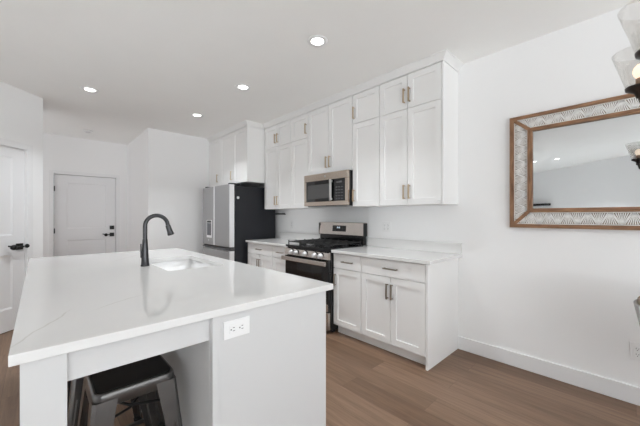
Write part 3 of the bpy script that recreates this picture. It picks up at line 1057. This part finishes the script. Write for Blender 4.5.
for yy in (FY0 + .05, FY1 - .05):
    t.part('hinge_cover', MB().box(XFf + .03, -0.70, yy - .035, yy + .035, 1.7402 if False else FT + .0005, FT + .022), M['case'], None, 0.004)
t.part('side_sticker', MB().lathe([(0, -.001), (.022, -.001), (.022, .0015), (0, .0015)], (-0.745, FY0 + .006, 1.560), 'y', 20), M['sticker'], None, 0, 'small white round sticker on the black side')

# black bar on the wall under the uppers beside the fridge
t = T('towel_bar', 'short black bar on the wall under the upper cabinets beside the fridge', 'towel bar', (-0.03, 4.05, 1.31))
t.part('bar', MB().tube([(-0.045, 4.215, 1.318), (-0.045, 4.0, 1.316), (-0.045, 3.90, 1.310)], [0.012, 0.012, 0.008], 10), M['blackmetal'])
t.part('bracket', MB().box(-0.045, -0.0005, 4.12, 4.15, 1.305, 1.330).box(-0.045, -0.0005, 3.97, 4.0, 1.305, 1.330), M['blackmetal'])

# ------------------------------------------------------------------ mirror
my1, my0, mz0, mz1 = 0.740, -0.72, 1.182, 2.108
FWm = 0.158
t = T('mirror', 'large wall mirror in a walnut frame with white carved fan-pattern border', 'mirror', (-0.02, (my0 + my1) / 2, mz0))
iy1, iy0, iz0, iz1 = my1 - FWm, my0 + FWm, mz0 + FWm, mz1 - FWm + 0.02
t.part('glass', MB().box(-0.014, -0.010, iy0 - .01, iy1 + .01, iz0 - .01, iz1 + .01), M['mirror'])
t.part('back_board', MB().box(-0.0095, -0.0005, my0 + .01, my1 - .01, mz0 + .01, mz1 - .01), M['wooddark'])
O = [(my0, mz0), (my1, mz0), (my1, mz1), (my0, mz1)]
I = [(iy0, iz0), (iy1, iz0), (iy1, iz1), (iy0, iz1)]


def lerp(a, b2, k): return (a[0] + (b2[0] - a[0]) * k, a[1] + (b2[1] - a[1]) * k)


def ring_bar(i, k0, k1, x0, x1):
    j = (i + 1) % 4
    q = [lerp(O[i], I[i], k0), lerp(O[j], I[j], k0), lerp(O[j], I[j], k1), lerp(O[i], I[i], k1)]
    return MB().prism([(x0, y, z) for y, z in q], (x1 - x0, 0, 0))


names_ = ('bottom', 'left', 'top', 'right')
KO, KI = 0.19, 0.79
for i in range(4):
    mm = M['frame_h'] if i % 2 == 0 else M['frame_v']
    t.part('outer_rail', ring_bar(i, 0, KO, -0.040, -0.0098), mm, None, 0.0015)
    t.part('inner_rail', ring_bar(i, KI, 1.0, -0.034, -0.0145), mm, None, 0.0015)
    # carved band: dark backing and pale radiating slivers
    bk = t.part('band_backing', ring_bar(i, KO + .002, KI - .002, -0.0200, -0.0146), M['wooddark'])
    j = (i + 1) % 4
    a0, a1 = lerp(O[i], I[i], KO), lerp(O[j], I[j], KO)
    c0, c1 = lerp(O[i], I[i], KI), lerp(O[j], I[j], KI)
    a0, a1, c0, c1 = [Vector((0, p[0], p[1])) for p in (a0, a1, c0, c1)]
    sdir = (a1 - a0).normalized()
    tdir_ = Vector((0, -sdir.z, sdir.y))
    if tdir_.dot(c0 - a0) < 0: tdir_ = -tdir_
    L_ = (a1 - a0).length
    wband = abs((c0 - a0).dot(tdir_))
    m0 = abs((c0 - a0).dot(sdir))        # mitre inset
    cv = MB()

    def inside(s, q):
        k_ = m0 * q / wband
        return k_ + .001 <= s <= L_ - k_ - .001

    def sliver(s0, q0, s1, q1, w0, w1):
        # keep the part of the sliver inside the mitred band
        N = 12
        pts = [(s0 + (s1 - s0) * i_ / N, q0 + (q1 - q0) * i_ / N) for i_ in range(N + 1)]
        ok = [i_ for i_, p in enumerate(pts) if 0.001 < p[1] < wband - .001 and inside(*p)]
        if len(ok) < 3: return
        i0, i1 = ok[0], ok[-1]
        A0, A1 = pts[i0], pts[i1]
        dx_, dy_ = A1[0] - A0[0], A1[1] - A0[1]
        ln = math.hypot(dx_, dy_)
        nx_, ny_ = -dy_ / ln, dx_ / ln
        wa = w0 + (w1 - w0) * i0 / N
        wb = w0 + (w1 - w0) * i1 / N
        q_ = [(A0[0] + nx_ * wa, A0[1] + ny_ * wa), (A1[0] + nx_ * wb, A1[1] + ny_ * wb),
              (A1[0] - nx_ * wb, A1[1] - ny_ * wb), (A0[0] - nx_ * wa, A0[1] - ny_ * wa)]
        P3 = [a0 + sdir * u_ + tdir_ * v_ + Vector((-0.0262, 0, 0)) for u_, v_ in q_]
        cv.prism(P3, (0.0064, 0, 0))

    pitch = L_ / round(L_ / 0.118)
    nrep = round(L_ / pitch)
    for k_ in range(-1, nrep + 1):
        s0 = (k_ + 0.5) * pitch
        # upright fans from the outer edge and hanging fans from the inner edge interlock
        ha = math.atan(0.5 * pitch / wband)
        NR = 8
        for j_ in range(NR):
            a = ha * (2 * (j_ + 0.5) / NR - 1)
            ln = wband / math.cos(a) * 0.99
            st = 0.006
            sliver(s0 + st * math.sin(a), st * math.cos(a), s0 + ln * math.sin(a), ln * math.cos(a), 0.0014, 0.0034)
            s1 = k_ * pitch
            sliver(s1 + st * math.sin(a), wband - st * math.cos(a), s1 + ln * math.sin(a), wband - ln * math.cos(a), 0.0014, 0.0034)
        for sg in (-1, 1):
            sliver(s0, 0.002, s0 + sg * pitch * .5, wband * .98, 0.0026, 0.0026)
    # thin pale edge lines of the carved board
    def edge_line(q0, q1):
        cv.prism([a0 + sdir * (m0 * q0 / wband + .002) + tdir_ * q0 + Vector((-0.0264, 0, 0)),
                  a0 + sdir * (L_ - m0 * q0 / wband - .002) + tdir_ * q0 + Vector((-0.0264, 0, 0)),
                  a0 + sdir * (L_ - m0 * q1 / wband - .002) + tdir_ * q1 + Vector((-0.0264, 0, 0)),
                  a0 + sdir * (m0 * q1 / wband + .002) + tdir_ * q1 + Vector((-0.0264, 0, 0))], (0.0066, 0, 0))
    edge_line(0.0005, 0.0065)
    edge_line(wband - 0.0065, wband - .0005)
    t.part('carved_band', cv, M['carve'], bk, 0, 'white carved fan pattern')
for i in range(4):
    a, c = Vector((0, *O[i])), Vector((0, *I[i]))
    d_ = (c - a).normalized()
    p_ = Vector((0, -d_.z, d_.y)) * 0.013
    a2 = a + d_ * 0.03; c2 = c - d_ * 0.02
    t.part('mitre_strip', MB().prism([a2 + p_ + Vector((-.0345, 0, 0)), c2 + p_ + Vector((-.0345, 0, 0)), c2 - p_ + Vector((-.0345, 0, 0)), a2 - p_ + Vector((-.0345, 0, 0))], (0.0196, 0, 0)), M['frame_h'], None, 0.001)

# dark shelf on the slanting wall, seen only in the mirror
ctr = A_ + tdir * 3.9
q0, q1 = ctr - tdir * 0.57, ctr + tdir * 0.55
t = T('wall_shelf', 'thin dark shelf on the far wall, seen in the mirror glass', 'shelf', (ctr.x, ctr.y, 1.66))
t.part('board', MB().prism([q0 + Vector((0, 0, 1.615)), q1 + Vector((0, 0, 1.615)), q1 - nd * .2 + Vector((0, 0, 1.615)), q0 - nd * .2 + Vector((0, 0, 1.615))], (0, 0, 0.07)), M['black'])

# ------------------------------------------------------------------ recessed lights
lights_ = [((-1.270, 1.815), 'recessed ceiling light nearest the upper cabinets, largest in view'),
           ((-2.524, 4.298), 'recessed ceiling light by the hall, left of the others'),
           ((-1.281, 3.035), 'recessed ceiling light second along the row in front of the cabinets'),
           ((-1.299, 4.326), 'recessed ceiling light at the fridge end of the cabinet row'),
           ((-6.61, 1.376), 'recessed ceiling light seen in the mirror, the brighter right one'),
           ((-6.66, 1.87), 'recessed ceiling light seen in the mirror beside its frame')]
proto = None
downs = []
for (xy, lab) in lights_:
    if proto is None:
        proto = thing('downlight', lab, 'ceiling light', (xy[0], xy[1], ZC), 0, 'recessed ceiling lights')
        MB().lathe([(0.052, -0.004), (0.056, -0.007), (0.082, -0.005), (0.086, -0.0005), (0.05, -0.0005)], (0, 0, 0), 'z', 40, True).build('trim_ring', M['plate'], proto)
        MB().lathe([(0, -0.0035), (0.051, -0.0035), (0.051, -0.0008), (0, -0.0008)], (0, 0, 0), 'z', 40).build('diffuser', M['led'], proto)
        o = proto
    else:
        o = copy_tree(proto)
    o.location = (xy[0], xy[1], ZC)
    o['label'] = lab
    downs.append((o, xy))
for (o, xy) in downs:        # the lamp of each fitting
    ld_ = bpy.data.lights.new('downlight_lamp', 'AREA')
    ld_.shape, ld_.size, ld_.energy, ld_.color = 'DISK', 0.10, 6.4 if xy[0] > -5 else 19.0, (0.93, 0.97, 1.0)
    ld_.spread = math.radians(105)
    lo_ = bpy.data.objects.new('downlight_lamp', ld_)
    C.objects.link(lo_)
    lo_.parent, lo_.location = o, (0, 0, -0.010)
t = T('smoke_detector', 'flat white round smoke detector on the hall ceiling', 'smoke detector', (-2.344, 6.373, ZC))
t.part('housing', MB().lathe([(0, -.03), (.045, -.03), (.062, -.022), (.068, -.0005), (0, -.0005)], (-2.344, 6.373, ZC), 'z', 32), M['plate'])
t.part('grille', MB().lathe([(.02, -.034), (.035, -.034), (.035, -.0302), (.02, -.0302)], (-2.344, 6.373, ZC), 'z', 24, True), M['silver'])

# ------------------------------------------------------------------ chandelier
CX, CY = -1.311, -0.282
RC = 0.315
t = T('chandelier', 'five-light bronze chandelier with clear glass cup shades at the upper right', 'chandelier', (CX, CY, ZC))
t.part('canopy', MB().lathe([(0, -.03), (.05, -.028), (.065, -.006), (.065, -.0005), (0, -.0005)], (CX, CY, ZC), 'z', 28), M['bronze'])
t.part('stem', MB().cyl((CX, CY, 1.66), (CX, CY, ZC - .028), 0.009, 12), M['bronze'])
t.part('hub', MB().lathe([(0, 1.60), (.012, 1.605), (.03, 1.63), (.045, 1.66), (.045, 1.69), (.02, 1.71), (.012, 1.74)], (CX, CY, 0), 'z', 24), M['bronze'])
ang0 = math.atan2(-0.013 - CY, -1.147 - CX)
for k in range(5):
    a = ang0 + k * 2 * PI / 5
    ux, uy = math.cos(a), math.sin(a)
    ex, ey = CX + ux * RC, CY + uy * RC
    arm = t.part('arm', MB().tube([(CX + ux * .03, CY + uy * .03, 1.675), (CX + ux * .12, CY + uy * .12, 1.675), (CX + ux * .27, CY + uy * .27, 1.70),
                                   (CX + ux * .305, CY + uy * .305, 1.725), (ex, ey, 1.765)], 0.009, 10), M['bronze'])
    t.part('socket_cup', MB().lathe([(0, 1.765), (.014, 1.765), (.020, 1.785), (.046, 1.800), (.048, 1.812), (0, 1.812)], (ex, ey, 0), 'z', 24), M['bronze'], arm)
    t.part('candle_sleeve', MB().lathe([(0, 1.8122), (.016, 1.8122), (.016, 1.845), (0, 1.845)], (ex, ey, 0), 'z', 16), M['sleeve'], arm)
    t.part('glass_shade', MB().lathe([(.040, 1.8125), (.0455, 1.8135), (.0880, 1.958), (.0868, 1.9588), (.0442, 1.816), (.040, 1.8155)], (ex, ey, 0), 'z', 40, True), M['glass'], arm)
    t.part('bulb', MB().lathe([(0, 1.905), (.012, 1.902), (.022, 1.890), (.026, 1.875), (.022, 1.860), (.013, 1.8452), (0, 1.8452)], (ex, ey, 0), 'z', 20), M['bulb'], arm)


# ------------------------------------------------------------------ stools
def stool_proto(label, loc):
    s = thing('counter_stool', label, 'stool', loc, 0, 'metal stools under the island')
    H, W, B_ = 0.618, 0.142, 0.200       # seat height, half seat, half foot spread
    r = rrect(-W, W, -W, W, 0.035, H, 5)
    k = len(r)
    rings = [rrect(-W + .012, W - .012, -W + .012, W - .012, .028, H - .004), rrect(-W + .008, W - .008, -W + .008, W - .008, .03, H),
             rrect(-W + .003, W - .003, -W + .003, W - .003, .034, H - .003), rrect(-W, W, -W, W, .036, H - .012),
             rrect(-W - .004, W + .004, -W - .004, W + .004, .038, H - .052), rrect(-W - .001, W + .001, -W - .001, W + .001, .038, H - .054),
             rrect(-W + .006, W - .006, -W + .006, W - .006, .034, H - .020)]
    mb = MB()
    vs_ = [p for q in rings for p in q]
    mb.add(vs_, [(i * k + j, i * k + (j + 1) % k, (i + 1) * k + (j + 1) % k, (i + 1) * k + j) for i in range(6) for j in range(k)], True)
    mb.add(rings[-1], [tuple(range(k))])
    mb.build('seat_frame', M['stool'], s)
    MB().add(rrect(-W + .012, W - .012, -W + .012, W - .012, .028, H - .0035) + rrect(-W + .012, W - .012, -W + .012, W - .012, .028, H + .001),
             [(j, (j + 1) % k, k + (j + 1) % k, k + j) for j in range(k)] + [tuple(range(k, 2 * k)), tuple(range(k))[::-1]]).build('seat', M['seatblack'], s)['label'] = 'flat black seat sheet'
    for sx in (-1, 1):
        for sy in (-1, 1):
            # folded sheet leg: an L of two plates that narrows downwards, with a pressed rib
            mb = MB()
            zt, zb_ = H - .030, 0.018
            for (ax, w_t, w_b) in (('x', 0.078, 0.034), ('y', 0.078, 0.034)):
                th = 0.003
                to = Vector((sx * (W + .002), sy * (W + .002), zt))
                bo = Vector((sx * B_, sy * B_, zb_))
                dv_ = Vector((-sx, 0, 0)) if ax == 'x' else Vector((0, -sy, 0))
                nv_ = Vector((0, -sy, 0)) if ax == 'x' else Vector((-sx, 0, 0))
                c_ = 0.012
                q = [to + dv_ * c_, to + dv_ * w_t, bo + dv_ * w_b, bo + dv_ * c_]
                mb.prism(q, nv_ * th)
            to = Vector((sx * (W + .002), sy * (W + .002), zt)); bo = Vector((sx * B_, sy * B_, zb_))
            mb.prism([to + Vector((-sx * .012, 0, 0)), to + Vector((0, -sy * .012, 0)), bo + Vector((0, -sy * .012, 0)), bo + Vector((-sx * .012, 0, 0))],
                     Vector((-sx * .003, -sy * .003, 0)))
            lg = mb.build('leg', M['stool'], s)
            m1 = to.lerp(bo, 0.30); m2 = to.lerp(bo, 0.72)
            MB().tube([m1 + Vector((-sx * .026, 0, 0)), m2 + Vector((-sx * .020, 0, 0))], [0.006, 0.005], 8).build('rib', M['stool'], lg)
            MB().box(bo.x - sx * .036, bo.x + sx * .003, bo.y - sy * .036, bo.y + sy * .003, 0, 0.0178).build('foot_cap', M['rubber'], lg, 0.002)
    zc = 0.20
    f_ = (H - .03 - zc) / (H - .03 - .018)
    e_ = (W + .002) + (B_ - W - .002) * f_ - 0.016
    for sg in (-1, 1):
        MB().box(-e_, e_, sg * e_ - .008, sg * e_ + .008, zc, zc + .004).box(-e_, e_, sg * e_ - .008, sg * e_ - .005, zc - .012, zc).build('foot_bar', M['stool'], s)
        MB().box(sg * e_ - .008, sg * e_ + .008, -e_, e_, zc + .022, zc + .026).build('foot_bar', M['stool'], s)
    # crossed braces under the seat
    for sg in (-1, 1):
        a_ = W - .010
        MB().tube([(-a_, -sg * a_, .50), (0, 0, .455 if sg > 0 else .467), (a_, sg * a_, .50)], 0.006, 8).build('cross_brace', M['blackmetal'], s)
    return s


st1 = stool_proto('dark gunmetal metal counter stool nearest, tucked behind the island leg post', (-2.668, 1.492, 0))
st2 = copy_tree(st1)
st2.location = (-2.685, 1.955, 0)
st2['label'] = 'second metal counter stool further along under the island, only its leg showing'

# ------------------------------------------------------------------ dining chair at the right edge
t = T('dining_chair', 'tan and grey tub dining chair cut off by the right edge', 'chair', (-0.60, -0.25, 0))
cx_, cy_ = -0.556, -0.287


def arc_shell(r0, r1, zt, zb_, a0, a1, inset, n=28):
    """curved shell; a in degrees, top radius r0, bottom radius r0-inset"""
    mb = MB()
    rows = []
    for i in range(n + 1):
        a = math.radians(a0 + (a1 - a0) * i / n)
        c, s_ = math.cos(a), math.sin(a)
        rows.append([(cx_ + c * (r0 - inset), cy_ + s_ * (r0 - inset), zb_), (cx_ + c * r0, cy_ + s_ * r0, zt),
                     (cx_ + c * r1, cy_ + s_ * r1, zt), (cx_ + c * (r1 - inset), cy_ + s_ * (r1 - inset), zb_)])
    vs_ = [p for r_ in rows for p in r_]
    fs_ = [(i * 4 + j, i * 4 + (j + 1) % 4, (i + 1) * 4 + (j + 1) % 4, (i + 1) * 4 + j) for i in range(n) for j in range(4)]
    mb.add(vs_, fs_, True)
    mb.add(rows[0], [(0, 1, 2, 3)]); mb.add(rows[-1], [(3, 2, 1, 0)])
    return mb


sh = t.part('shell', arc_shell(0.300, 0.286, 0.805, 0.42, -110, 110, 0.075), M['shell'], None, 0.004)
t.part('back_pad', arc_shell(0.2858, 0.215, 0.828, 0.47, -108, 108, 0.06), M['fabric'], None, 0.008)
t.part('seat', MB().lathe([(0, .49), (.16, .488), (.185, .47), (.19, .43), (.17, .42), (0, .42)], (cx_, cy_, 0), 'z', 32), M['fabric'])
for sx in (-1, 1):
    for sy in (-1, 1):
        t.part('leg', MB().tube([(cx_ + sx * .12, cy_ + sy * .12, .4195), (cx_ + sx * .2, cy_ + sy * .2, 0)], [0.017, 0.010], 12), M['blackmetal'])
